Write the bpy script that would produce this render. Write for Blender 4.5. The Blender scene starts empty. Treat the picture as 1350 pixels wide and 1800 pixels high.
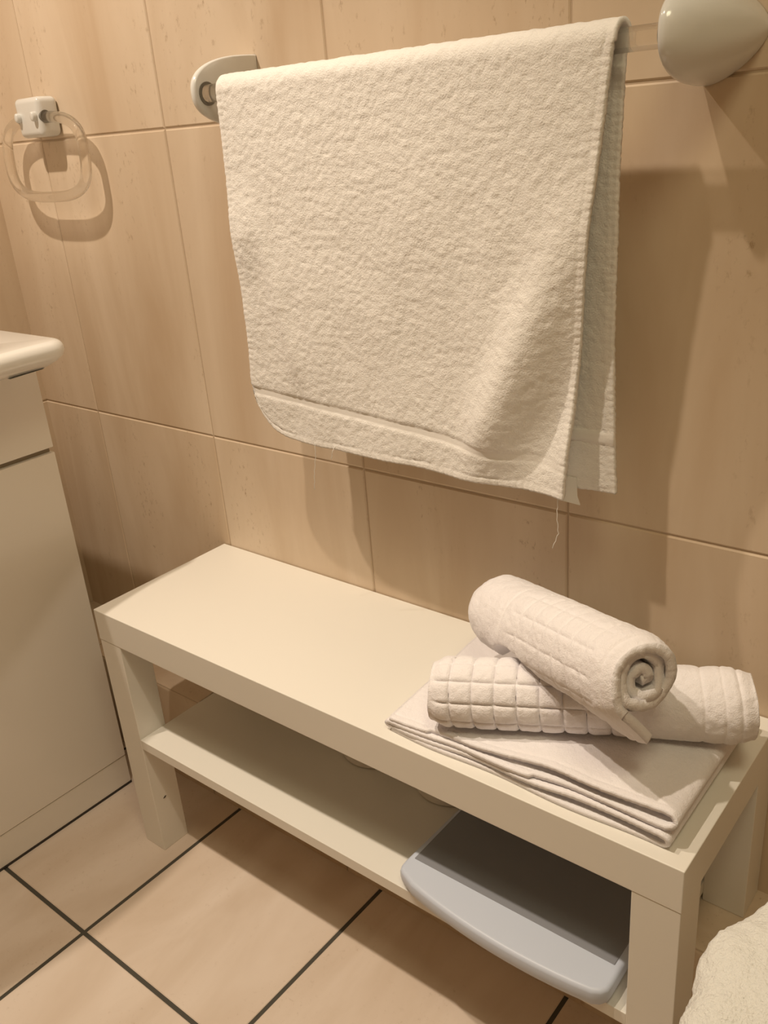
import bpy, bmesh, math, random
from mathutils import Vector, Matrix, noise
random.seed(7)
S = bpy.context.scene
COL = S.collection

# ------------------------------------------------------------------ camera
cam = bpy.data.objects.new('camera', bpy.data.cameras.new('camera'))
COL.objects.link(cam)
cam.data.sensor_fit = 'AUTO'
cam.data.sensor_width = 36.0
cam.data.lens = 1575.08 / 1800.0 * 36.0
cam.data.clip_start = 0.02
cam.matrix_world = Matrix.Translation((1.1058, -0.8699, 1.0685)) @ Matrix.Rotation(0.7094, 4, 'Z') @ Matrix.Rotation(1.1647, 4, 'X') @ Matrix.Rotation(-0.0817, 4, 'Z')
S.camera = cam

# ------------------------------------------------------------------ world, lights, exposure
W = bpy.data.worlds.new('world'); S.world = W
W.use_nodes = True
W.node_tree.nodes['Background'].inputs[0].default_value = (1.0, 0.80, 0.55, 1)
W.node_tree.nodes['Background'].inputs[1].default_value = 0.0

def spot(name, loc, target, energy, color, size, blend, radius):
    d = bpy.data.lights.new(name, 'SPOT')
    d.energy = energy; d.color = color
    d.spot_size = math.radians(size); d.spot_blend = blend; d.shadow_soft_size = radius
    o = bpy.data.objects.new(name, d); COL.objects.link(o)
    o.location = loc
    o.rotation_euler = (Vector(target) - Vector(loc)).to_track_quat('-Z', 'Y').to_euler()
    return o
WARM = (1.0, 0.845, 0.68)
spot('spotlight_towel', (0.43, -0.70, 2.13), (0.52, -0.30, 0.45), 46, WARM, 60, 1.0, 0.018)
spot('spotlight_basin', (-0.12, -0.68, 2.13), (-0.05, -0.15, 0.65), 58, WARM, 88, 0.9, 0.018)
spot('spotlight_corner', (1.30, -0.80, 2.13), (1.1, -0.7, 0.5), 25, (1.0, 0.89, 0.60), 130, 0.9, 0.22)

V = S.view_settings
S.display_settings.display_device = 'sRGB'
V.view_transform = 'Standard'; V.look = 'None'; V.gamma = 1.0; V.use_curve_mapping = False
V.exposure = 0.0

# ------------------------------------------------------------------ helpers
def link_mesh(name, me, mat=None, parent=None, smooth=False):
    o = bpy.data.objects.new(name, me); COL.objects.link(o)
    if mat: me.materials.append(mat)
    if parent: o.parent = parent
    if smooth:
        for p in me.polygons: p.use_smooth = True
    return o

def from_bm(name, bm, mat=None, parent=None, smooth=False, weld=False):
    bmesh.ops.recalc_face_normals(bm, faces=bm.faces)
    me = bpy.data.meshes.new(name); bm.to_mesh(me); bm.free()
    return link_mesh(name, me, mat, parent, smooth)

def thing(name, label, cat, loc=(0, 0, 0), group=None):
    o = bpy.data.objects.new(name, None); COL.objects.link(o)
    o.location = loc; o.empty_display_size = 0.05
    o['label'] = label; o['category'] = cat
    if group: o['group'] = group
    return o

def tag(o, label, cat, group=None):
    o['label'] = label; o['category'] = cat
    if group: o['group'] = group
    return o

def structure(o):
    o['kind'] = 'structure'; return o

def box_bm(bm, x0, x1, y0, y1, z0, z1, bevel=0.0, seg=2):
    r = bmesh.ops.create_cube(bm, size=1.0)
    vs = r['verts']
    bmesh.ops.scale(bm, vec=(x1 - x0, y1 - y0, z1 - z0), verts=vs)
    bmesh.ops.translate(bm, vec=((x0 + x1) / 2, (y0 + y1) / 2, (z0 + z1) / 2), verts=vs)
    if bevel > 0:
        es = list({e for v in vs for e in v.link_edges})
        bmesh.ops.bevel(bm, geom=es, offset=bevel, segments=seg, affect='EDGES', profile=0.5)

def box(name, x0, x1, y0, y1, z0, z1, mat, parent=None, bevel=0.0, seg=2, off=(0, 0, 0)):
    bm = bmesh.new()
    box_bm(bm, x0 - off[0], x1 - off[0], y0 - off[1], y1 - off[1], z0 - off[2], z1 - off[2], bevel, seg)
    o = from_bm(name, bm, mat, parent)
    if bevel > 0:
        for p in o.data.polygons: p.use_smooth = True
        wn = o.modifiers.new('weighted', 'WEIGHTED_NORMAL'); wn.weight = 100; wn.keep_sharp = False
    return o

def shade_auto(o, ang=40):
    for p in o.data.polygons: p.use_smooth = True
    try:
        o.data.set_sharp_from_angle(angle=math.radians(ang))
    except Exception:
        pass

def grid_mesh(name, pts, nu, nv, mat, parent=None, close_u=False, smooth=True):
    """pts: list of rows (nu rows, nv columns)"""
    vs = [p for row in pts for p in row]
    fs = []
    for i in range(nu - 1 + (1 if close_u else 0)):
        for j in range(nv - 1):
            a = i * nv + j; b = ((i + 1) % nu) * nv + j
            fs.append((a, a + 1, b + 1, b))
    me = bpy.data.meshes.new(name); me.from_pydata(vs, [], fs); me.update()
    return link_mesh(name, me, mat, parent, smooth)

def tube_bm(bm, path, r, n=12, closed=False):
    """tube along a list of Vectors; r number or list"""
    m = len(path); rings = []
    up = None
    for i, p in enumerate(path):
        if closed: t = path[(i + 1) % m] - path[i - 1]
        else: t = path[min(i + 1, m - 1)] - path[max(i - 1, 0)]
        t.normalize()
        if up is None:
            up = t.orthogonal().normalized()
        up = (up - t * up.dot(t)).normalized()
        s = t.cross(up)
        rr = r[i] if isinstance(r, (list, tuple)) else r
        rings.append([bm.verts.new(p + (up * math.cos(2 * math.pi * k / n) + s * math.sin(2 * math.pi * k / n)) * rr) for k in range(n)])
    if closed:
        # find the twist between the last and the first ring
        best = min(range(n), key=lambda q: (rings[0][q].co - rings[-1][0].co).length)
    for i in range(m if closed else m - 1):
        a = rings[i]; b = rings[(i + 1) % m]
        sh = best if closed and i == m - 1 else 0
        for k in range(n):
            bm.faces.new((a[k], a[(k + 1) % n], b[(k + 1 + sh) % n], b[(k + sh) % n]))
    if not closed:
        bm.faces.new(list(reversed(rings[0]))); bm.faces.new(rings[-1])

def sstep(a, b, x):
    t = max(0.0, min(1.0, (x - a) / (b - a))); return t * t * (3 - 2 * t)

def nz(x, y, z): return noise.noise(Vector((x, y, z)))

def lerp_table(tab, x):
    if x <= tab[0][0]: return tab[0][1]
    for (a, b), (c, d) in zip(tab, tab[1:]):
        if x <= c: return b + (d - b) * (x - a) / (c - a)
    return tab[-1][1]

# ------------------------------------------------------------------ materials
def new_mat(name):
    m = bpy.data.materials.new(name); m.use_nodes = True
    nt = m.node_tree; b = nt.nodes['Principled BSDF']
    return m, nt, b

def simple(name, col, rough=0.5, spec=0.5, coat=0.0, bump=None):
    m, nt, b = new_mat(name)
    b.inputs['Base Color'].default_value = (*col, 1)
    b.inputs['Roughness'].default_value = rough
    b.inputs['Specular IOR Level'].default_value = spec
    b.inputs['Coat Weight'].default_value = coat
    if bump:
        tc = nt.nodes.new('ShaderNodeTexCoord')
        n = nt.nodes.new('ShaderNodeTexNoise'); n.inputs['Scale'].default_value = bump[0]
        n.inputs['Detail'].default_value = 3
        nt.links.new(tc.outputs['Object'], n.inputs['Vector'])
        bp = nt.nodes.new('ShaderNodeBump'); bp.inputs['Strength'].default_value = bump[1]; bp.inputs['Distance'].default_value = bump[2]
        nt.links.new(n.outputs['Fac'], bp.inputs['Height']); nt.links.new(bp.outputs['Normal'], b.inputs['Normal'])
    return m

def tile_mat(name, light, mid, dark, stretch, rough, vein=1.0, seed=0.0):
    """marbled ceramic tile: streaky veins, another cut of the marbling on every tile"""
    m, nt, b = new_mat(name)
    N = nt.nodes.new; L = nt.links.new
    tc = N('ShaderNodeTexCoord')
    at = N('ShaderNodeAttribute'); at.attribute_name = 'tile'
    mul = N('ShaderNodeMath'); mul.operation = 'MULTIPLY'; mul.inputs[1].default_value = 37.0
    L(at.outputs['Fac'], mul.inputs[0])
    add = N('ShaderNodeVectorMath'); add.operation = 'ADD'
    comb = N('ShaderNodeCombineXYZ'); L(mul.outputs[0], comb.inputs[0]); L(mul.outputs[0], comb.inputs[1]); comb.inputs[2].default_value = seed
    L(tc.outputs['Object'], add.inputs[0]); L(comb.outputs[0], add.inputs[1])
    mp = N('ShaderNodeMapping'); mp.inputs['Scale'].default_value = stretch
    L(add.outputs[0], mp.inputs['Vector'])
    n1 = N('ShaderNodeTexNoise'); n1.inputs['Scale'].default_value = 1.0; n1.inputs['Detail'].default_value = 5; n1.inputs['Roughness'].default_value = 0.55; n1.inputs['Distortion'].default_value = 0.6
    L(mp.outputs[0], n1.inputs['Vector'])
    r1 = N('ShaderNodeValToRGB'); e = r1.color_ramp.elements
    e[0].position = 0.34; e[0].color = (*dark, 1)
    e[1].position = 0.66; e[1].color = (*light, 1)
    k = e.new(0.5); k.color = (*mid, 1)
    L(n1.outputs['Fac'], r1.inputs['Fac'])
    # fine pitted speckle gathered along the veins
    n2 = N('ShaderNodeTexNoise'); n2.inputs['Scale'].default_value = 130.0; n2.inputs['Detail'].default_value = 4; n2.inputs['Roughness'].default_value = 0.7
    mp2 = N('ShaderNodeMapping'); mp2.inputs['Scale'].default_value = (1, 1, 0.55)
    L(add.outputs[0], mp2.inputs['Vector']); L(mp2.outputs[0], n2.inputs['Vector'])
    r2 = N('ShaderNodeValToRGB'); e2 = r2.color_ramp.elements
    e2[0].position = 0.58; e2[0].color = (0, 0, 0, 1); e2[1].position = 0.72; e2[1].color = (1, 1, 1, 1)
    L(n2.outputs['Fac'], r2.inputs['Fac'])
    n3 = N('ShaderNodeTexNoise'); n3.inputs['Scale'].default_value = 1.0; n3.inputs['Detail'].default_value = 3
    mp3 = N('ShaderNodeMapping'); mp3.inputs['Scale'].default_value = tuple(s * 1.7 for s in stretch); mp3.inputs['Location'].default_value = (5.2, 1.3, 8.1)
    L(add.outputs[0], mp3.inputs['Vector']); L(mp3.outputs[0], n3.inputs['Vector'])
    r3 = N('ShaderNodeValToRGB'); e3 = r3.color_ramp.elements
    e3[0].position = 0.5; e3[0].color = (0, 0, 0, 1); e3[1].position = 0.66; e3[1].color = (1, 1, 1, 1)
    L(n3.outputs['Fac'], r3.inputs['Fac'])
    mm = N('ShaderNodeMath'); mm.operation = 'MULTIPLY'; L(r2.outputs['Color'], mm.inputs[0]); L(r3.outputs['Color'], mm.inputs[1])
    mm2 = N('ShaderNodeMath'); mm2.operation = 'MULTIPLY'; L(mm.outputs[0], mm2.inputs[0]); mm2.inputs[1].default_value = 0.62 * vein
    mix = N('ShaderNodeMix'); mix.data_type = 'RGBA'
    L(mm2.outputs[0], mix.inputs['Factor']); L(r1.outputs['Color'], mix.inputs['A']); mix.inputs['B'].default_value = (dark[0] * 0.62, dark[1] * 0.55, dark[2] * 0.45, 1)
    L(mix.outputs['Result'], b.inputs['Base Color'])
    b.inputs['Roughness'].default_value = rough
    b.inputs['Specular IOR Level'].default_value = 0.35
    bp = N('ShaderNodeBump'); bp.inputs['Strength'].default_value = 0.25; bp.inputs['Distance'].default_value = 0.0008
    n4 = N('ShaderNodeTexNoise'); n4.inputs['Scale'].default_value = 22; n4.inputs['Detail'].default_value = 5
    L(add.outputs[0], n4.inputs['Vector']); L(n4.outputs['Fac'], bp.inputs['Height']); L(bp.outputs['Normal'], b.inputs['Normal'])
    return m

def terry(name, col, scale=520.0, strength=0.9, dist=0.0016):
    m, nt, b = new_mat(name)
    N = nt.nodes.new; L = nt.links.new
    b.inputs['Roughness'].default_value = 0.95
    b.inputs['Specular IOR Level'].default_value = 0.1
    b.inputs['Sheen Weight'].default_value = 0.25
    b.inputs['Sheen Roughness'].default_value = 0.5
    tc = N('ShaderNodeTexCoord')
    at = N('ShaderNodeAttribute'); at.attribute_name = 'flat'
    n1 = N('ShaderNodeTexNoise'); n1.inputs['Scale'].default_value = scale; n1.inputs['Detail'].default_value = 3; n1.inputs['Roughness'].default_value = 0.6
    n2 = N('ShaderNodeTexNoise'); n2.inputs['Scale'].default_value = scale * 0.3; n2.inputs['Detail'].default_value = 4
    L(tc.outputs['Object'], n1.inputs['Vector']); L(tc.outputs['Object'], n2.inputs['Vector'])
    ad = N('ShaderNodeMath'); ad.operation = 'ADD'; L(n1.outputs['Fac'], ad.inputs[0]); L(n2.outputs['Fac'], ad.inputs[1])
    iv = N('ShaderNodeMath'); iv.operation = 'SUBTRACT'; iv.inputs[0].default_value = 1.0; L(at.outputs['Fac'], iv.inputs[1])
    iv2 = N('ShaderNodeMath'); iv2.operation = 'MULTIPLY'; L(iv.outputs[0], iv2.inputs[0]); iv2.inputs[1].default_value = strength
    bp = N('ShaderNodeBump'); bp.inputs['Distance'].default_value = dist
    L(iv2.outputs[0], bp.inputs['Strength'])
    L(ad.outputs[0], bp.inputs['Height']); L(bp.outputs['Normal'], b.inputs['Normal'])
    b.inputs['Base Color'].default_value = (*col, 1)
    return m

M_WALL = tile_mat('beige_wall_tile', (0.75, 0.62, 0.475), (0.685, 0.55, 0.405), (0.62, 0.475, 0.33), (7.5, 7.5, 1.3), 0.42, 1.5)
M_WALL_SIDE = tile_mat('beige_side_wall_tile', (0.72, 0.59, 0.445), (0.68, 0.545, 0.40), (0.64, 0.50, 0.36), (11.0, 11.0, 1.1), 0.42, 0.4, 3.0)
M_FLOOR = tile_mat('sand_floor_tile', (0.77, 0.66, 0.56), (0.72, 0.605, 0.50), (0.66, 0.54, 0.43), (9.0, 2.6, 3.0), 0.4, 0.75, 6.0)
M_GROUT = simple('wall_grout', (0.55, 0.43, 0.31), 0.9, 0.2, bump=(300, 0.3, 0.0005))
M_FGROUT = simple('floor_grout', (0.085, 0.078, 0.062), 0.9, 0.2, bump=(300, 0.4, 0.0006))
M_PAINT = simple('ceiling_paint', (0.80, 0.77, 0.70), 0.8, 0.3)
M_LAM = simple('white_laminate', (0.83, 0.80, 0.73), 0.33, 0.45)
M_GLOSS = simple('gloss_white_front', (0.86, 0.82, 0.76), 0.2, 0.5)
M_GAP = simple('drawer_shadow_gap', (0.32, 0.27, 0.20), 0.6, 0.3)
M_SIL = simple('dark_sealant', (0.05, 0.042, 0.035), 0.6, 0.3)
M_CER = simple('white_ceramic', (0.84, 0.83, 0.79), 0.12, 0.55, 0.3)
M_HOLD = simple('white_fitting', (0.76, 0.76, 0.73), 0.16, 0.55, 0.3)
M_HOLE = simple('dark_socket', (0.17, 0.16, 0.135), 0.35, 0.5)
M_PLASTIC = simple('blue_grey_plastic', (0.60, 0.655, 0.77), 0.38, 0.4)
M_PLAT = simple('dark_grey_platform', (0.26, 0.27, 0.30), 0.5, 0.35)
M_RUB = simple('dark_rubber', (0.03, 0.03, 0.03), 0.8, 0.2)
M_PAPER = simple('white_paper', (0.82, 0.79, 0.74), 0.9, 0.1, bump=(400, 0.5, 0.0006))
M_CARD = simple('cardboard', (0.42, 0.32, 0.22), 0.9, 0.1)
M_THREAD = simple('white_thread', (0.80, 0.77, 0.72), 0.9, 0.1)
M_DIRT = simple('dark_chip', (0.06, 0.05, 0.04), 0.8, 0.1)
M_TOWEL = terry('white_terry', (0.83, 0.80, 0.755), 560.0, 0.7, 0.0013)
M_ROLL = terry('white_velour_terry', (0.90, 0.865, 0.875), 700.0, 0.7, 0.0011)
M_FLUFF = terry('fluffy_terry', (0.91, 0.91, 0.87), 420.0, 1.0, 0.002)

def acrylic(name):
    m, nt, b = new_mat(name)
    N = nt.nodes.new; L = nt.links.new
    b.inputs['Base Color'].default_value = (0.99, 0.985, 0.97, 1)
    b.inputs['Roughness'].default_value = 0.03
    b.inputs['IOR'].default_value = 1.46
    b.inputs['Transmission Weight'].default_value = 1.0
    tr = N('ShaderNodeBsdfTransparent'); tr.inputs[0].default_value = (0.99, 0.985, 0.97, 1)
    mx = N('ShaderNodeMixShader'); mx.inputs[0].default_value = 0.32
    L(b.outputs[0], mx.inputs[1]); L(tr.outputs[0], mx.inputs[2])
    L(mx.outputs[0], nt.nodes['Material Output'].inputs['Surface'])
    return m
M_ACR = acrylic('clear_acrylic')

# ------------------------------------------------------------------ setting
XL, XR, YB, ZC = -0.468, 1.50, -1.35, 2.25          # left wall, right wall, wall behind the camera, ceiling
X0, TW, ZA, TH = 0.0135, 0.3147, 0.6342, 0.4529     # wall tile grid

def tiled(name, rects, to3d, mat, grout, depth, gap, cham):
    """rects (u0,u1,v0,v1) become slightly raised tiles with chamfered rims over a grout bed, one mesh"""
    vs, fs, mi, tl = [], [], [], []
    for (u0, u1, v0, v1) in rects:
        a, c, d, e = u0 + gap, u1 - gap, v0 + gap, v1 - gap
        base = len(vs)
        outer = [(a, d), (c, d), (c, e), (a, e)]
        inner = [(a + cham, d + cham), (c - cham, d + cham), (c - cham, e - cham), (a + cham, e - cham)]
        vs += [to3d(u, v, -depth) for u, v in outer]
        vs += [to3d(u, v, -cham * 0.7) for u, v in outer]
        vs += [to3d(u, v, 0.0) for u, v in inner]
        fr = [(base + 8, base + 9, base + 10, base + 11)]
        for k in range(4):
            q = (k + 1) % 4
            fr.append((base + 4 + k, base + 4 + q, base + 8 + q, base + 8 + k))
            fr.append((base + k, base + q, base + 4 + q, base + 4 + k))
        t = random.random()
        for f in fr: fs.append(f); mi.append(0); tl.append(t)
        base = len(vs)
        vs += [to3d(u0, v0, -depth), to3d(u1, v0, -depth), to3d(u1, v1, -depth), to3d(u0, v1, -depth)]
        fs.append((base, base + 1, base + 2, base + 3)); mi.append(1); tl.append(0.0)
        base = len(vs)   # back of the wall, so that it is a slab
        vs += [to3d(u0, v0, -0.05), to3d(u1, v0, -0.05), to3d(u1, v1, -0.05), to3d(u0, v1, -0.05)]
        fs.append((base + 3, base + 2, base + 1, base)); mi.append(1); tl.append(0.0)
    me = bpy.data.meshes.new(name); me.from_pydata(vs, [], fs); me.update()
    me.materials.append(mat); me.materials.append(grout)
    me.polygons.foreach_set('material_index', mi)
    at = me.attributes.new('tile', 'FLOAT', 'FACE'); at.data.foreach_set('value', tl)
    o = bpy.data.objects.new(name, me); COL.objects.link(o)
    return structure(o)

def cuts(lo, hi, start, step):
    k = math.ceil((lo - start) / step - 1e-6); r = [lo]
    while start + k * step < hi - 1e-6:
        v = start + k * step
        if v > lo + 1e-6: r.append(v)
        k += 1
    return r + [hi]

def rects(us, vs): return [(a, b, c, d) for a, b in zip(us, us[1:]) for c, d in zip(vs, vs[1:])]

zs = cuts(0.0, ZC, ZA - TH, TH)
tiled('wall_back', rects(cuts(XL - 0.012, XR, X0, TW), zs), lambda u, v, d: (u, -d, v), M_WALL, M_GROUT, 0.0016, 0.0011, 0.0018)
tiled('wall_left', rects(cuts(YB, 0.012, -0.20, TW), zs), lambda u, v, d: (XL + d, u, v), M_WALL_SIDE, M_GROUT, 0.0016, 0.0011, 0.0018)
tiled('wall_right', rects(cuts(YB, 0.0, -0.10, TW), zs), lambda u, v, d: (XR - d, -u + YB, v), M_WALL_SIDE, M_GROUT, 0.0016, 0.0011, 0.0018)
tiled('wall_front', rects(cuts(XL, XR, X0, TW), zs), lambda u, v, d: (XL + XR - u, YB + d, v), M_WALL_SIDE, M_GROUT, 0.0016, 0.0011, 0.0018)
tiled('floor', rects(cuts(XL, XR, 0.0795, 0.3155), [v for v in cuts(YB, 0.0, -0.4385, 0.3155) if abs(v + 0.123) > 0.01]), lambda u, v, d: (u, v, d), M_FLOOR, M_FGROUT, 0.0012, 0.0032, 0.0012)
structure(box('ceiling', XL - 0.05, XR + 0.05, YB - 0.05, 0.05, ZC, ZC + 0.05, M_PAINT))

# tiled pipe boxing along the foot of the back wall
def ledge():
    LY, LZ = -0.122, 0.195
    vs, fs, mi, tl = [], [], [], []
    prof = [(LY, 0.0), (LY, LZ - 0.007)]
    for k in range(1, 7):
        a = math.pi / 2 * k / 6
        prof.append((LY + 0.007 - 0.007 * math.cos(a), LZ - 0.007 + 0.007 * math.sin(a)))
    prof.append((0.0, LZ))
    xs = cuts(XL, XR, X0, TW)
    for a, b in zip(xs, xs[1:]):
        t = random.random()
        for (y0, z0), (y1, z1) in zip(prof, prof[1:]):
            q = len(vs)
            vs += [(a + 0.001, y0, z0), (b - 0.001, y0, z0), (b - 0.001, y1, z1), (a + 0.001, y1, z1)]
            fs.append((q, q + 1, q + 2, q + 3)); mi.append(0); tl.append(t)
    q = len(vs)
    vs += [(XL, LY + 0.0015, 0), (XR, LY + 0.0015, 0), (XR, LY + 0.0015, LZ - 0.0015), (XL, LY + 0.0015, LZ - 0.0015), (XR, 0, LZ - 0.0015), (XL, 0, LZ - 0.0015)]
    fs += [(q, q + 1, q + 2, q + 3), (q + 3, q + 2, q + 4, q + 5)]; mi += [1, 1]; tl += [0, 0]
    me = bpy.data.meshes.new('trim_1'); me.from_pydata(vs, [], fs); me.update()
    me.materials.append(M_WALL); me.materials.append(M_GROUT)
    me.polygons.foreach_set('material_index', mi)
    at = me.attributes.new('tile', 'FLOAT', 'FACE'); at.data.foreach_set('value', tl)
    o = bpy.data.objects.new('trim_1', me); COL.objects.link(o); structure(o)
ledge()

# ------------------------------------------------------------------ bench
BD, BH, BT, LW = 0.2622, 0.442, 0.0508, 0.0496
YBK = -0.0015
bench = thing('bench', 'long white laminate bench with four square legs and a low shelf', 'bench', (0.45, -0.131, 0))
BO = (0.45, -0.131, 0)
box('bench_top', 0, 0.9, -BD, YBK, BH - BT, BH, M_LAM, bench, 0.0012, 2, BO)
for x0 in (0.0, 0.9 - LW):
    box('leg', x0 + 0.0006, x0 + LW - 0.0006, -BD + 0.0006, -BD + LW, 0.0, BH - BT, M_LAM, bench, 0.001, 2, BO)
for x0 in (0.0, 0.9 - LW):
    box('leg', x0 + 0.0006, x0 + LW - 0.0006, YBK - LW, YBK, 0.1952, BH - BT, M_LAM, bench, 0.001, 2, BO)
box('shelf', LW - 0.001, 0.9 - LW + 0.001, -BD + 0.0008, YBK - 0.004, 0.2062, 0.2233, M_LAM, bench, 0.0008, 2, BO)
bm = bmesh.new()
vsx = [bm.verts.new((LW + 0.0002 - BO[0], -0.2415 + a - BO[1], 0.0978 + b)) for a, b in ((-0.003, -0.0012), (0.0005, -0.0014), (0.0034, 0.0012), (0.0006, 0.0014))]
bm.faces.new(vsx)
r = bmesh.ops.extrude_face_region(bm, geom=bm.faces[:]); bmesh.ops.translate(bm, vec=(-0.0012, 0, 0), verts=[g for g in r['geom'] if isinstance(g, bmesh.types.BMVert)])
chip = from_bm('chip', bm, M_DIRT, bench); chip['label'] = 'small dark chip on the left front leg'

# ------------------------------------------------------------------ vanity cabinet and washbasin
VX, VY0, VY1 = -0.141, -0.187, -0.80
van = thing('vanity_cabinet', 'gloss white vanity cabinet with drawer above door, left of the bench', 'cabinet', (-0.30, -0.49, 0))
VO = (-0.30, -0.49, 0)
box('body', XL + 0.002, VX - 0.019, VY1 + 0.001, VY0 - 0.001, 0.062, 0.790, M_LAM, van, 0, 2, VO)
box('plinth', XL + 0.002, VX - 0.0015, VY1, VY0, 0.004, 0.061, M_GLOSS, van, 0.0008, 2, VO)
box('sealant_line', XL + 0.002, VX - 0.0005, VY1 - 0.0005, VY0 + 0.0005, 0.0, 0.0042, M_SIL, van, 0, 2, VO)['label'] = 'dark sealant line at the floor'
d1 = box('drawer', VX - 0.018, VX, VY1, VY0, 0.6515, 0.790, M_GLOSS, van, 0.0016, 3, VO)
d2 = box('door', VX - 0.018, VX, VY1, VY0, 0.0625, 0.6435, M_GLOSS, van, 0.0016, 3, VO)
box('finger_groove', VX - 0.0185, VX - 0.008, VY1 + 0.002, VY0 - 0.004, 0.6437, 0.6513, M_GAP, van, 0, 2, VO)['label'] = 'dark recess between drawer and door'

def basin():
    # plan outline of the rim: straight end near the bench, tight corner, front that bows outward to the middle
    pts = [(XL + 0.003, -0.19)]
    cx, cy, r = -0.052, -0.222, 0.032
    for k in range(0, 9):
        a = math.pi / 2 - math.pi / 2 * k / 8
        pts.append((cx + r * math.cos(a) * 1.0, cy + r * math.sin(a)))
    ymid = (VY0 + VY1) / 2
    ys = [-0.24 - i * (0.51 / 24) for i in range(25)]
    for y in ys:
        q = (y - ymid) / (0.51 / 2)
        pts.append((-0.020 + 0.036 * (0.5 + 0.5 * math.cos(math.pi * min(1, abs(q)))), y))
    for k in range(0, 9):
        a = -math.pi / 2 * k / 8
        pts.append((cx + r * math.cos(a), (VY0 + VY1 - cy) + r * math.sin(a)))
    pts.append((XL + 0.003, VY0 + VY1 + 0.19))
    n = len(pts)
    ctr = Vector((-0.24, ymid))
    def ring(f, z, off):
        out = []
        for i, (x, y) in enumerate(pts):
            a = Vector(pts[max(i - 1, 0)]); b = Vector(pts[min(i + 1, n - 1)])
            t = (b - a).normalized(); nn = Vector((t.y, -t.x))
            if nn.dot(Vector((x, y)) - ctr) < 0: nn = -nn
            p = Vector((x, y)) + nn * off
            p = ctr + (p - ctr) * f
            p.x = max(p.x, XL + 0.003)
            out.append((p.x, p.y, z))
        return out
    ZT = 0.832
    rings = [ring(0.70, 0.7905, 0), ring(0.80, 0.7905, 0), ring(1, 0.7908, -0.085), ring(1, 0.7925, -0.035), ring(1, 0.803, -0.012), ring(1, 0.810, -0.003), ring(1, 0.818, 0.0)]
    for k in range(1, 7):
        a = math.pi / 2 * k / 6
        rings.append(ring(1, 0.818 + 0.014 * math.sin(a), -0.014 + 0.014 * math.cos(a)))
    # inner bowl
    bowl = []
    m = n
    for f, z in ((1.0, ZT), (0.97, ZT - 0.004), (0.93, ZT - 0.018), (0.86, ZT - 0.036)):
        rr = []
        for i in range(m):
            a = math.atan2(pts[i][1] - ctr.y, pts[i][0] - ctr.x)
            ex = 3.0
            den = (abs(math.cos(a)) ** ex + abs(math.sin(a)) ** ex) ** (1 / ex)
            rr.append((-0.19 + 0.125 * f * math.cos(a) / den, ctr.y + 0.225 * f * math.sin(a) / den, z))
        bowl.append(rr)
    bm = bmesh.new()
    R = [[bm.verts.new((x - VO[0], y - VO[1], z - 0.790)) for x, y, z in rg] for rg in rings + bowl]
    for a, b in zip(R, R[1:]):
        for i in range(n):
            j = (i + 1) % n
            try: bm.faces.new((a[i], a[j], b[j], b[i]))
            except ValueError: pass
    # the basin bottom sits inside the slab's thickness
    bm.faces.new(R[-1]); bm.faces.new(list(reversed(R[0])))
    o = from_bm('washbasin', bm, M_CER, None); shade_auto(o, 50)
    o.location = (VO[0], VO[1], 0.790)
    tag(o, 'white ceramic washbasin with rounded rim on top of the vanity cabinet', 'washbasin')
basin()

# ------------------------------------------------------------------ towel rail
RZ, RY, RR = 1.1185, -0.087, 0.0098
XB0, XB1 = 0.2125, 0.774
def bracket(name, sgn, parent, o):
    """white fitting: D-shaped flat inner face, domed outer side (quarter ellipsoid on the wall)"""
    a, b, c, ex = 0.056, 0.106, 0.041, 2.45
    n, m = 40, 14
    bm = bmesh.new(); rows = []
    prof = [(0.0, 0.962), (0.0012, 0.985), (0.004, 1.0)]          # softly rounded rim of the flat face
    for k in range(1, m + 1):
        u = k / m * 0.999
        prof.append((0.004 + (a - 0.004) * u, (1 - u ** 1.5) ** (1 / 1.5)))
    for dx, f in prof:
        row = []
        for i in range(n + 1):
            t = -math.pi / 2 + math.pi * i / n
            cy, sz = math.cos(t), math.sin(t)
            y = -b * f * abs(cy) ** (2 / ex); z = c * f * math.copysign(abs(sz) ** (2 / ex), sz)
            row.append(bm.verts.new((sgn * dx, y - 0.0006, z)))
        rows.append(row)
    for p, q in zip(rows, rows[1:]):
        for i in range(n): bm.faces.new((p[i], p[i + 1], q[i + 1], q[i]))
    bm.faces.new(rows[0])
    bm.faces.new([r_[0] for r_ in rows] + list(reversed(rows[-1])) [0:0] + [r_[-1] for r_ in reversed(rows)]) if False else None
    ob = from_bm(name, bm, M_HOLD, parent); shade_auto(ob, 50)
    return ob
rail = thing('towel_rail', 'clear acrylic towel rail on two rounded white wall brackets', 'towel rail', ((XB0 + XB1) / 2, 0, RZ))
RO = ((XB0 + XB1) / 2, 0, RZ)
for x, s in ((XB0, -1), (XB1, 1)):
    b_ = bracket('bracket', s, rail, RO)
    b_.location = (x - RO[0], 0, 0.0015)
    bm = bmesh.new()
    n = 28; ri, ro = RR + 0.0004, RR + 0.0032
    ring1 = [bm.verts.new((0, ro * math.cos(2 * math.pi * k / n), ro * math.sin(2 * math.pi * k / n))) for k in range(n)]
    ring2 = [bm.verts.new((s * -0.0014, ro * math.cos(2 * math.pi * k / n), ro * math.sin(2 * math.pi * k / n))) for k in range(n)]
    bm.faces.new(ring2)
    for k in range(n): bm.faces.new((ring1[k], ring1[(k + 1) % n], ring2[(k + 1) % n], ring2[k]))
    so = from_bm('socket', bm, M_HOLE, b_); so.location = (0, RY, -0.0015); so['label'] = 'dark socket that takes the rail'
bm = bmesh.new()
tube_bm(bm, [Vector((XB0 - RO[0] + 0.002 + i * (XB1 - XB0 - 0.004) / 12, RY, 0)) for i in range(13)], RR, 32)
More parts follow.
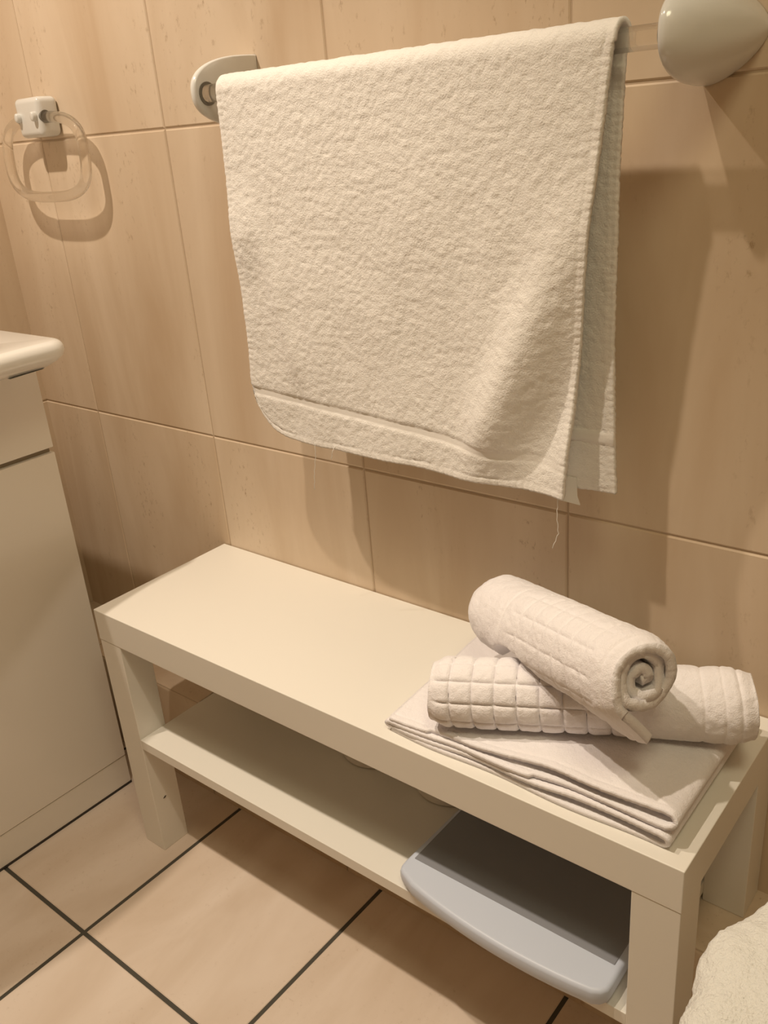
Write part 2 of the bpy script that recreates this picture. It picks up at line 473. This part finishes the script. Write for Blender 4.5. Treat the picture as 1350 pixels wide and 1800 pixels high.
rb = from_bm('rail', bm, M_ACR, rail); shade_auto(rb, 50); rb['label'] = 'clear acrylic rod'

# ------------------------------------------------------------------ towel ring
hold = thing('towel_ring', 'clear acrylic towel ring hanging in a white block holder, far left on the wall', 'towel ring', (-0.266, 0, 1.12))
HO = (-0.266, 0, 1.12)
bm = bmesh.new(); box_bm(bm, -0.0345, 0.0345, -0.0365, -0.0004, -0.0285, 0.0285, 0.0085, 5)
for v in bm.verts:                       # the block narrows a little towards its front and lower end
    f = 1 - 0.03 * sstep(-0.005, -0.036, v.co.y); v.co.x *= f
    if v.co.z < 0: v.co.x *= 1 - 0.07 * min(1, -v.co.z / 0.0285)
hb = from_bm('holder', bm, M_HOLD, hold); shade_auto(hb, 60)
for x in (-0.0215, 0.0225):
    bm = bmesh.new()
    tube_bm(bm, [Vector((x, -0.034, 0.001)), Vector((x, -0.0415, 0.001)), Vector((x, -0.0435, 0.001)), Vector((x, -0.0442, 0.001))], [0.0050, 0.0050, 0.0044, 0.0032], 20)
    for v in bm.verts: v.co.z = 0.001 + (v.co.z - 0.001) * 1.4
    pg = from_bm('peg', bm, M_HOLD, hold); shade_auto(pg, 50)
for s in (-1, 1):
    bm = bmesh.new()
    tube_bm(bm, [Vector((s * 0.0290, -0.026, 0)), Vector((s * 0.0342, -0.026, 0))], 0.0092, 24)
    so = from_bm('socket', bm, M_HOLE, hold); so['label'] = 'dark socket in the side of the holder'
bm = bmesh.new(); path = []
for i in range(120):
    t = 2 * math.pi * i / 120
    ex = 3.1
    cx_, sz_ = math.cos(t), math.sin(t)
    x = 0.106 * math.copysign(abs(cx_) ** (2 / ex), cx_) + 0.014
    z = 0.0575 * math.copysign(abs(sz_) ** (2 / ex), sz_) - 0.0585
    path.append(Vector((x, -0.026 - 0.006 * (-z / 0.116), z)))
tube_bm(bm, path, 0.0082, 20, True)
rg = from_bm('ring', bm, M_ACR, hold); shade_auto(rg, 60); rg['label'] = 'clear acrylic ring'

# ------------------------------------------------------------------ hanging towel
def set_flat(me, vals):
    at = me.attributes.new('flat', 'FLOAT', 'POINT'); at.data.foreach_set('value', vals)

def hanging_towel():
    ORG = Vector((0.48, RY, 1.118))
    root = thing('hand_towel', 'white terry hand towel draped over the clear rail above the bench', 'towel', ORG)
    R = RR + 0.0052
    zc = RZ
    NU = 250
    zf0 = 0.7035; zb0 = 0.7005
    step = 0.0019
    # path: list of (side, z or angle)
    rows = []
    nf = int((zc - zf0) / step)
    for i in range(nf): rows.append(('f', zf0 + (zc - zf0) * i / nf))
    na = 24
    for i in range(na + 1): rows.append(('a', math.pi * i / na))
    nb = int((zc - zb0) / step)
    for i in range(1, nb + 1): rows.append(('b', zc - (zc - zb0) * i / nb))
    xlF = [(0.66, 0.2385), (0.76, 0.2385), (0.83, 0.2434), (0.99, 0.2445), (1.13, 0.2478)]
    xrF = [(0.66, 0.696), (0.70, 0.6972), (0.81, 0.7028), (0.97, 0.7182), (1.063, 0.7297), (1.13, 0.7382)]
    xlB = [(0.66, 0.262), (1.13, 0.2478)]
    xrB = [(0.69, 0.7345), (0.74, 0.732), (0.86, 0.7285), (1.015, 0.7295), (1.107, 0.733), (1.13, 0.7382)]
    pts, flat = [], []
    for kind, q in rows:
        row = []
        for j in range(NU + 1):
            s = j / NU
            if kind == 'f':
                z = q; xl, xr = lerp_table(xlF, z), lerp_table(xrF, z)
                y0 = RY - R; ny = -1.0
            elif kind == 'b':
                z = q; xl, xr = lerp_table(xlB, z), lerp_table(xrB, z)
                y0 = RY + R; ny = 1.0
            else:
                z = zc + R * math.sin(q); xl, xr = 0.2478, 0.7382
                y0 = RY - R * math.cos(q); ny = -math.cos(q)
            x = xl + (xr - xl) * s
            wx, wz = x - xl, xr - x
            y = y0; fl = 0.0
            if kind == 'f':
                # lower left corner drawn round
                h = (zc - z) / (zc - zf0)
                z = z + 0.060 * math.exp(-wx / 0.018) * h ** 6 - 0.0005 * math.sin(x * 60) * h
                dep = zc - z
                amp = sstep(0.02, 0.20, dep)
                # one long soft fold from the right edge down towards the hem, with the valley beside it
                xc = 0.718 - (1.02 - z) * 0.42
                u = (x - xc)
                rid = math.exp(-(u / 0.030) ** 2) * sstep(1.06, 0.80, z) * 0.019
                val = math.exp(-((u - 0.060) / 0.026) ** 2) * sstep(0.98, 0.76, z) * 0.011
                edge = math.exp(-(wz / 0.013) ** 2) * sstep(0.90, 0.72, z) * 0.006
                y -= (rid - val) * (0.30 + 0.70 * sstep(0.70, 0.785, z)) + edge
                # gentle drape and creases on the left side
                y -= 0.006 * math.exp(-((x - 0.262) / 0.022) ** 2 - ((z - 0.965) / 0.045) ** 2)
                y -= 0.004 * math.exp(-((x - 0.285 - (0.98 - z) * 0.25) / 0.014) ** 2) * sstep(1.02, 0.93, z) * sstep(0.72, 0.84, z)
                y -= amp * (0.0045 * nz(x * 9, z * 5, 3.1) + 0.0022 * nz(x * 24, z * 15, 7.7))
                y += 0.010 * h * h * (0.5 - s) * 0.6
                # woven band a little above the hem
                zb_ = 0.7695 - 0.064 * (x - 0.245)
                k = sstep(zb_ - 0.0125, zb_ - 0.0095, z) * (1 - sstep(zb_ - 0.001, zb_ + 0.002, z)) * (1 - 0.55 * sstep(0.60, 0.66, x))
                y += 0.0015 * k; fl = max(fl, 0.85 * k)
                edgeB = z - (zf0 + 0.060 * math.exp(-wx / 0.018) * h ** 6)
            elif kind == 'b':
                h = (zc - z) / (zc - zb0)
                y += 0.003 * nz(x * 8, z * 5, 11.0) * h + 0.004 * h
                z += 0.0012 * math.sin(x * 45) * h
                edgeB = z - zb0
                k = sstep(0.755, 0.757, z) * (1 - sstep(0.766, 0.768, z)); y -= 0.0015 * k; fl = max(fl, 0.85 * k)
            else:
                edgeB = 1.0
            # stitched hems along the edges
            e = min(wx, wz, edgeB)
            if e < 0.009:
                along = z if e != edgeB else x
                hk = sstep(0.0095, 0.006, e)
                st = 0.5 + 0.5 * math.sin(along * 2 * math.pi / 0.0072)
                y += ny * (hk * (0.0006 * st) - 0.0010 * math.exp(-((e - 0.0085) / 0.0012) ** 2))
                fl = max(fl, 0.35 * hk)
            # pile
            if fl < 0.5:
                g = 0.0007 * nz(x * 190, z * 190, y * 40) + 0.0006 * nz(x * 85, z * 85, 5.0)
                y += ny * g * (1 - fl)
                if kind == 'a': z += g * math.sin(q) * (1 - fl)
                if e < 0.003: x += 0.0007 * nz(z * 320, x * 320, 9.0)
            row.append((x - ORG.x, y - ORG.y, z - ORG.z)); flat.append(fl)
        pts.append(row)
    o = grid_mesh('towel_cloth', pts, len(rows), NU + 1, M_TOWEL, root)
    set_flat(o.data, flat)
    sm = o.modifiers.new('thick', 'SOLIDIFY'); sm.thickness = 0.0055; sm.offset = 0.0
    # loose threads from the hem
    yf = RY - R
    for pl in ([(0.344, yf - 0.003, 0.709), (0.3425, yf - 0.003, 0.69), (0.337, yf - 0.003, 0.665), (0.333, yf - 0.002, 0.642)],
               [(0.377, yf - 0.002, 0.708), (0.3745, yf - 0.005, 0.702), (0.371, yf - 0.004, 0.691)],
               [(0.6880, yf - 0.003, 0.706), (0.6868, yf - 0.004, 0.684), (0.6880, yf - 0.003, 0.661), (0.681, yf - 0.003, 0.642)]):
        bm = bmesh.new(); path = []
        P = [Vector(p) - ORG for p in pl]
        for i in range(len(P) - 1):
            for k in range(6):
                path.append(P[i].lerp(P[i + 1], k / 6) + Vector((0.0006 * math.sin(k * 2 + i), 0, 0)))
        path.append(P[-1])
        tube_bm(bm, path, 0.00042, 6)
        from_bm('loose_thread', bm, M_THREAD, root, True)
    # little turned-out corner of the back hem
    yb = RY + R + 0.001
    C4 = [(0.660, yb, 0.712), (0.690, yb, 0.712), (0.6925, yb - 0.002, 0.692), (0.6965, yb - 0.003, 0.6835), (0.676, yb - 0.003, 0.6845), (0.668, yb - 0.002, 0.6885)]
    bm = bmesh.new()
    f_ = [bm.verts.new(Vector(c) - ORG) for c in C4]; bm.faces.new(f_)
    r = bmesh.ops.extrude_face_region(bm, geom=bm.faces[:]); bmesh.ops.translate(bm, vec=(0, 0.0014, 0), verts=[g for g in r['geom'] if isinstance(g, bmesh.types.BMVert)])
    cl = from_bm('care_label', bm, M_THREAD, root); cl['label'] = 'small fabric label peeping out below the hem'
hanging_towel()

# ------------------------------------------------------------------ folded towel on the bench
def folded_towel():
    ORG = Vector((0.715, -0.145, BH))
    XA, XBd = 0.556, 0.868
    # serpentine cross-section in x and z; two folds on the right hand side
    def layer_z(k, x):
        f = sstep(XA, XBd - 0.03, x)
        left = [0.0032, 0.0084, 0.0136, 0.0186][k]
        right = [0.0034, 0.0168, 0.0228, 0.0362][k]
        z = left + (right - left) * f
        if k == 1: z -= 0.0005
        return z
    prof = []
    nx = 90
    def fold(k0, k1, xe, bul):
        za, zb_ = layer_z(k0, xe), layer_z(k1, xe)
        c = (za + zb_) / 2; r = (zb_ - za) / 2
        for i in range(1, 12):
            a = -math.pi / 2 + math.pi * i / 12
            prof.append((xe + bul * math.cos(a), c + r * math.sin(a)))
    xs = [XA + (XBd - XA) * i / nx for i in range(nx + 1)]
    for x in xs: prof.append((x, layer_z(0, x)))
    fold(0, 1, XBd, 0.010)
    for x in reversed(xs): prof.append((x, layer_z(1, x)))
    # soft fold on the left
    za, zb_ = layer_z(1, XA), layer_z(2, XA)
    for i in range(1, 8):
        a = math.pi / 2 + math.pi * i / 8
        prof.append((XA + 0.006 * math.cos(a), (za + zb_) / 2 - (zb_ - za) / 2 * math.sin(a)))
    for x in xs: prof.append((x, layer_z(2, x)))
    fold(2, 3, XBd + 0.002, 0.011)
    for x in reversed(xs): prof.append((x, layer_z(3, x)))
    NY = 120
    pts, flat = [], []
    npf = len(prof)
    for i, (x, z) in enumerate(prof):
        lay = z
        top = i > npf - nx - 8
        row = []
        y0 = -0.2475 + (0.004 if z > 0.02 else 0.0) + 0.003 * sstep(0.02, 0.035, z)
        y1 = -0.040
        for j in range(NY + 1):
            t = j / NY
            y = y0 + (y1 - y0) * t + 0.0018 * math.sin(x * 38 + lay * 150) * (1 - t)
            e = min(t, 1 - t) * (y1 - y0)
            zz = z; fl = 0.0
            hk = sstep(0.009, 0.006, e)
            st = math.sin(x * 2 * math.pi / 0.0078)
            # hem is a bit thinner, springs up and down
            zz -= 0.0009 * math.exp(-((e - 0.009) / 0.0016) ** 2)
            zz += hk * 0.0003 * st
            zz += 0.0010 * nz(x * 22, y * 22, lay * 90) * (1.0 if z > 0.006 else 0.15)
            if top:
                zz += 0.0006 * nz(x * 160, y * 160, 2.0)
                zz += 0.0012 * nz(x * 11, y * 11, 4.0)
            # left end is pinched flat
            row.append((x - ORG.x - 0.012 * (t - 0.0) * (1 - sstep(XA, XA + 0.2, x)), y - ORG.y, zz)); flat.append(fl)
        pts.append(row)
    o = grid_mesh('bath_towel', pts, npf, NY + 1, M_ROLL)
    set_flat(o.data, flat)
    o.location = ORG
    sm = o.modifiers.new('thick', 'SOLIDIFY'); sm.thickness = 0.0046; sm.offset = 0.0
    tag(o, 'flat folded white towel lying on the right end of the bench', 'towel')
folded_towel()

# ------------------------------------------------------------------ rolled towels
def roll(name, P0, P1, R, turns, rin, th, phi_end, grid, tail, seed, label, squash=0.93, endvar=0.006, band=None, flap=None, press=None):
    P0, P1 = Vector(P0), Vector(P1)
    ax = (P1 - P0); L = ax.length; ax.normalize()
    up = Vector((0, 0, 1)); up = (up - ax * up.dot(ax)).normalized()
    side = ax.cross(up)          # towards the camera when the axis runs left to right
    if side.y > 0: side = -side
    mid = (P0 + P1) / 2
    NS = 230
    thm = 2 * math.pi * turns
    angs = []
    a = 0.0
    while a < thm:
        r = rin + (R - rin) * a / thm
        angs.append(a); a += (0.0015 if a > thm - 2 * math.pi else 0.0028) / r
    angs.append(thm)
    ntail = 26
    pts, flat = [], []
    arc = 0.0; lastr = rin
    arcs = [0.0]
    for p, q in zip(angs, angs[1:]):
        arcs.append(arcs[-1] + (q - p) * (rin + (R - rin) * q / thm))
    tot = arcs[-1]
    seq = [(a_, s_, 0.0) for a_, s_ in zip(angs, arcs)] + [(thm, tot, (k + 1) / ntail) for k in range(ntail)]
    for a_, s_, tl in seq:
        row = []
        rbase = rin + (R - rin) * a_ / thm
        outer = sstep(thm - 2 * math.pi - 0.4, thm - 2 * math.pi + 0.2, a_)
        for j in range(NS + 1):
            s = j / NS
            ph = phi_end + (thm - a_)
            # uneven ends: every turn sticks out a little differently
            e0 = endvar * nz(a_ * 0.55, seed, 1.0) - 0.010 * (1 - a_ / thm)
            e1 = endvar * nz(a_ * 0.55, seed, 9.0) - 0.010 * (1 - a_ / thm)
            l = -L / 2 - e0 + (L + e0 + e1) * s
            inner = 1 - outer
            r = rbase * (1 + 0.05 * nz(math.cos(ph) * 1.3 + seed, math.sin(ph) * 1.3, l * 7)) + inner * 0.0045 * nz(ph * 1.1, l * 9, seed + 4) 
            # ends of the outer layer curl in
            ed = min(s, 1 - s) * L
            r -= outer * 0.006 * math.exp(-(ed / 0.010) ** 2)
            fl = 0.0
            if outer > 0.3:
                g0, g1, pitch, str_ = grid
                if g0 < s < g1:
                    w = sstep(g0, g0 + 0.05, s) * (1 - sstep(g1 - 0.04, g1, s)) if g1 < 0.99 else 1.0
                    u = ((l + L / 2) / pitch) % 1.0; v = ((tot - s_) / pitch + 0.35) % 1.0
                    du = min(u, 1 - u) * pitch; dv = min(v, 1 - v) * pitch
                    gr = max(math.exp(-(du / 0.0020) ** 2), math.exp(-(dv / 0.0020) ** 2))
                    puff = 0.5 * (math.sin(math.pi * u) * math.sin(math.pi * v)) ** 0.5 if u > 0 and v > 0 else 0
                    r += str_ * w * (puff * 0.0020 - gr * 0.0028)
                if band:
                    for bs, wd, dp in band:
                        r -= dp * math.exp(-((s - bs) * L / wd) ** 2)
                        fl = max(fl, 0.5 * math.exp(-((s - bs) * L / wd) ** 2))
                r += 0.0006 * nz(l * 180, s_ * 180, seed) + 0.0009 * nz(l * 60, s_ * 60, seed + 2)
            else:
                r += 0.0007 * nz(l * 150, s_ * 150, seed)
            c_, sn = math.cos(ph), math.sin(ph)
            px, pz = r * c_, r * sn
            if tl > 0:
                ln = tail + (flap[1] * sstep(flap[0], 1.0, s) if flap else 0.0)
                d = ln * tl
                curl = flap[2] * sstep(flap[0], 1.0, s) if flap else 0.0
                px += d * (sn) + curl * tl * tl; pz -= d * c_
                if flap: l += flap[3] * sstep(flap[0], 1.0, s) * tl
            pz *= squash
            p = ax * l + side * px + up * pz
            if press:      # where it rests on the roll below, the cloth gives way
                A, B = Vector(press[0]), Vector(press[1]); d_ = (B - A).normalized()
                w_ = p + mid - A; q_ = w_ - d_ * w_.dot(d_)
                t_ = w_.dot(d_)
                k_ = sstep(-0.060, -0.008, t_) * (1 - sstep((B - A).length + 0.008, (B - A).length + 0.06, t_))
                lim = press[2] + 0.0070 + 0.8 * (R - rbase)
                if q_.length < lim and k_ > 0:
                    p = p + q_.normalized() * (lim - q_.length) * k_
            zmin = BH + 0.0295 + 0.0176 * sstep(0.556, 0.838, p.x + mid.x) - mid.z
            if 0.535 < p.x + mid.x < 0.90 and p.z < zmin: p.z = zmin
            row.append(p); flat.append(fl)
        pts.append(row)
    o = grid_mesh(name, pts, len(seq), NS + 1, M_ROLL)
    set_flat(o.data, flat)
    o.location = mid
    sm = o.modifiers.new('thick', 'SOLIDIFY'); sm.thickness = th
    # the sheet thickens towards the inside of the roll
    tst = [q for q in o.data.polygons if q.index > len(o.data.polygons) - (ntail + 60) * NS and q.index < len(o.data.polygons) - ntail * NS]
    dot = sum((q.center - ax * q.center.dot(ax)).dot(q.normal) for q in tst[::97])
    sm.offset = -0.6 if dot > 0 else 0.6
    tag(o, label, 'towel')
    return o

roll('rolled_towel', (0.6005, -0.2195, 0.5015), (0.898, -0.0920, 0.5195), 0.0425, 2.7, 0.008, 0.0085, math.radians(-110), (0.0, 0.66, 0.0235, 1.0), 0.004, 3.3,
     'rolled white towel with square quilted pattern, lower one, on the folded towel', 0.95, 0.005, [(0.85, 0.0020, 0.0012), (0.91, 0.0015, 0.0010), (0.955, 0.0022, 0.0022)])
roll('rolled_towel', (0.6010, -0.0890, 0.5400), (0.8440, -0.2270, 0.6030), 0.0460, 2.9, 0.0050, 0.0098, math.radians(-42), (0.33, 0.92, 0.0245, 0.36), 0.004, 8.1,
     'rolled white towel lying slantwise on top with its spiral end facing the viewer', 0.96, 0.008, [(0.30, 0.002, 0.001), (0.955, 0.002, 0.0015)], (0.70, 0.054, 0.004, -0.018), press=((0.6005, -0.2195, 0.5015), (0.898, -0.0920, 0.5195), 0.0425))

# ------------------------------------------------------------------ things on the shelf
ZSH = 0.2234
def scale():
    front = [(0.5565, -0.2430), (0.5572, -0.2520), (0.5600, -0.2585), (0.5660, -0.2625)]
    for x in [0.585 + i * 0.0195 for i in range(12)]:
        q = (x - 0.725) / 0.165
        front.append((x, -0.2850 + 0.0200 * abs(q) ** 2.0))
    front += [(0.8200, -0.2780), (0.8290, -0.2730), (0.8338, -0.2660), (0.8345, -0.2560)]
    back = [(0.8310, -0.030), (0.8270, -0.024), (0.8210, -0.0215), (0.5720, -0.0215), (0.5655, -0.024), (0.5625, -0.030)]
    pl = front + back
    cx = sum(p[0] for p in pl) / len(pl); cy = sum(p[1] for p in pl) / len(pl)
    n = len(pl)
    def ring(off, z):
        out = []
        for i in range(n):
            a = Vector(pl[i - 1]); b = Vector(pl[(i + 1) % n]); t = (b - a).normalized()
            nn = Vector((t.y, -t.x))
            p = Vector(pl[i]) + nn * off
            out.append((p.x - 0.695, p.y + 0.15, z))
        return out
    bm = bmesh.new()
    spec = [(-0.010, 0.004), (-0.004, 0.004), (-0.0012, 0.008), (0.0, 0.015)]
    for k in range(1, 7):
        a = math.pi / 2 * k / 6
        spec.append((-0.006 + 0.006 * math.cos(a), 0.0215 + 0.006 * math.sin(a)))
    R = [[bm.verts.new(v) for v in ring(o_, z)] for o_, z in spec]
    for a, b in zip(R, R[1:]):
        for i in range(n): bm.faces.new((a[i], a[(i + 1) % n], b[(i + 1) % n], b[i]))
    bm.faces.new(list(reversed(R[0]))); bm.faces.new(R[-1])
    root = thing('bathroom_scale', 'flat pale blue-grey plastic scale with bowed front edge on the bench shelf', 'scale', (0.695, -0.15, ZSH))
    o = from_bm('scale_body', bm, M_PLASTIC, root); shade_auto(o, 50)
    bm = bmesh.new(); box_bm(bm, 0.5655 - 0.695, 0.8265 - 0.695, -0.2365 + 0.15, -0.026 + 0.15, 0.0268, 0.0284, 0.0006, 1)
    pf = from_bm('platform', bm, M_PLAT, root); pf['label'] = 'dark grey standing surface'
    for sx, sy in ((-0.10, -0.08), (0.10, -0.08), (-0.10, 0.09), (0.10, 0.09)):
        bm = bmesh.new(); tube_bm(bm, [Vector((sx, sy, 0.0)), Vector((sx, sy, 0.0045))], 0.010, 18)
        from_bm('foot', bm, M_RUB, root)
scale()

def paper_roll(x, y, label):
    root = thing('paper_roll', label, 'paper roll', (x, y, ZSH))
    R, r, h = 0.054, 0.021, 0.098
    bm = bmesh.new(); n = 56
    prof = [(r, 0.001), (R - 0.004, 0.0002), (R - 0.001, 0.002), (R, 0.006), (R, h - 0.006), (R - 0.001, h - 0.002), (R - 0.004, h), (r, h - 0.001)]
    rings = [[bm.verts.new((q * math.cos(2 * math.pi * k / n), q * math.sin(2 * math.pi * k / n), z)) for k in range(n)] for q, z in prof]
    for i in range(len(rings)):
        a, b = rings[i], rings[(i + 1) % len(rings)]
        for k in range(n): bm.faces.new((a[k], a[(k + 1) % n], b[(k + 1) % n], b[k]))
    o = from_bm('paper', bm, M_PAPER, root); shade_auto(o, 40)
    bm = bmesh.new()
    ra = [[bm.verts.new((q * math.cos(2 * math.pi * k / n), q * math.sin(2 * math.pi * k / n), z)) for k in range(n)] for q, z in ((0.0205, 0.0005), (0.0205, h - 0.0005), (0.0195, h - 0.0005), (0.0195, 0.0005))]
    for i in range(4):
        a, b = ra[i], ra[(i + 1) % 4]
        for k in range(n): bm.faces.new((a[k], a[(k + 1) % n], b[(k + 1) % n], b[k]))
    from_bm('core', bm, M_CARD, root)
paper_roll(0.368, -0.0690, 'pale round-based roll at the back of the shelf, farther from the scale')
paper_roll(0.506, -0.0700, 'pale round-based roll at the back of the shelf, nearer the scale')

# ------------------------------------------------------------------ closed lid and bunched towel at the lower right
SX, SY, SH, SR = 1.086, -0.400, 0.42, 0.14
stool = thing('stool', 'white round stool at the lower right corner, under the fluffy towel', 'stool', (SX, SY, 0))
bm = bmesh.new(); n = 64; rings = []
prof = [(0.0, SH - 0.030), (SR - 0.012, SH - 0.030), (SR - 0.004, SH - 0.027)]
for k in range(0, 9):
    a_ = -math.pi / 2 + math.pi * k / 8
    prof.append((SR - 0.012 + 0.012 * math.cos(a_), SH - 0.014 + 0.012 * math.sin(a_)))
prof += [(SR - 0.02, SH - 0.0005), (0.0, SH)]
for q, z in prof[1:-1]:
    rings.append([bm.verts.new((q * math.cos(2 * math.pi * k / n), q * math.sin(2 * math.pi * k / n), z)) for k in range(n)])
for a_, b_ in zip(rings, rings[1:]):
    for k in range(n): bm.faces.new((a_[k], a_[(k + 1) % n], b_[(k + 1) % n], b_[k]))
bm.faces.new(list(reversed(rings[0]))); bm.faces.new(rings[-1])
shade_auto(from_bm('seat', bm, M_LAM, stool), 50)
for k in range(4):
    a_ = math.radians(20 + 90 * k); c_, s_ = math.cos(a_), math.sin(a_)
    bm = bmesh.new()
    tube_bm(bm, [Vector((c_ * 0.122, s_ * 0.122, 0.0)), Vector((c_ * 0.117, s_ * 0.117, 0.10)), Vector((c_ * 0.100, s_ * 0.100, SH - 0.028))], [0.012, 0.013, 0.016], 20)
    shade_auto(from_bm('leg', bm, M_LAM, stool), 50)

def bunched():
    C0 = Vector((1.084, -0.383, 0.4202))
    ax_, ay_, az_ = 0.124, 0.118, 0.052
    nu, nv = 220, 130
    pts, flat = [], []
    for i in range(nu):
        a = 2 * math.pi * i / nu; row = []
        for j in range(nv + 1):
            b = -math.pi / 2 + math.pi * j / nv
            def sp(v, e): return math.copysign(abs(v) ** e, v)
            d = Vector((sp(math.cos(b), 0.55) * sp(math.cos(a), 0.8), sp(math.cos(b), 0.55) * sp(math.sin(a), 0.8), sp(math.sin(b), 0.7)))
            p = Vector((d.x * ax_, d.y * ay_, d.z * az_ + az_))
            n_ = Vector((d.x, d.y, d.z)).normalized()
            k = 0.010 * nz(p.x * 14, p.y * 14, p.z * 14) + 0.006 * nz(p.x * 30 + 4, p.y * 30, p.z * 30)
            k += 0.005 * math.sin(p.z * 95 + 2.0 * nz(p.x * 9, p.y * 9, 1.0)) * math.cos(b)
            k += 0.0016 * nz(p.x * 110, p.y * 110, p.z * 110) + 0.0009 * nz(p.x * 240, p.y * 240, p.z * 240)
            p += n_ * k
            f_ = 0.80 + 0.20 * sstep(0.0, 0.055, p.z); p.x *= f_; p.y *= f_
            p.z = max(p.z, 0.0)
            row.append(p); flat.append(0.0)
        pts.append(row)
    o = grid_mesh('bunched_towel', pts, nu, nv + 1, M_FLUFF, None, True)
    set_flat(o.data, flat)
    o.location = C0
    tag(o, 'fluffy white towel bunched up on the white stool, lower right corner', 'towel')
bunched()
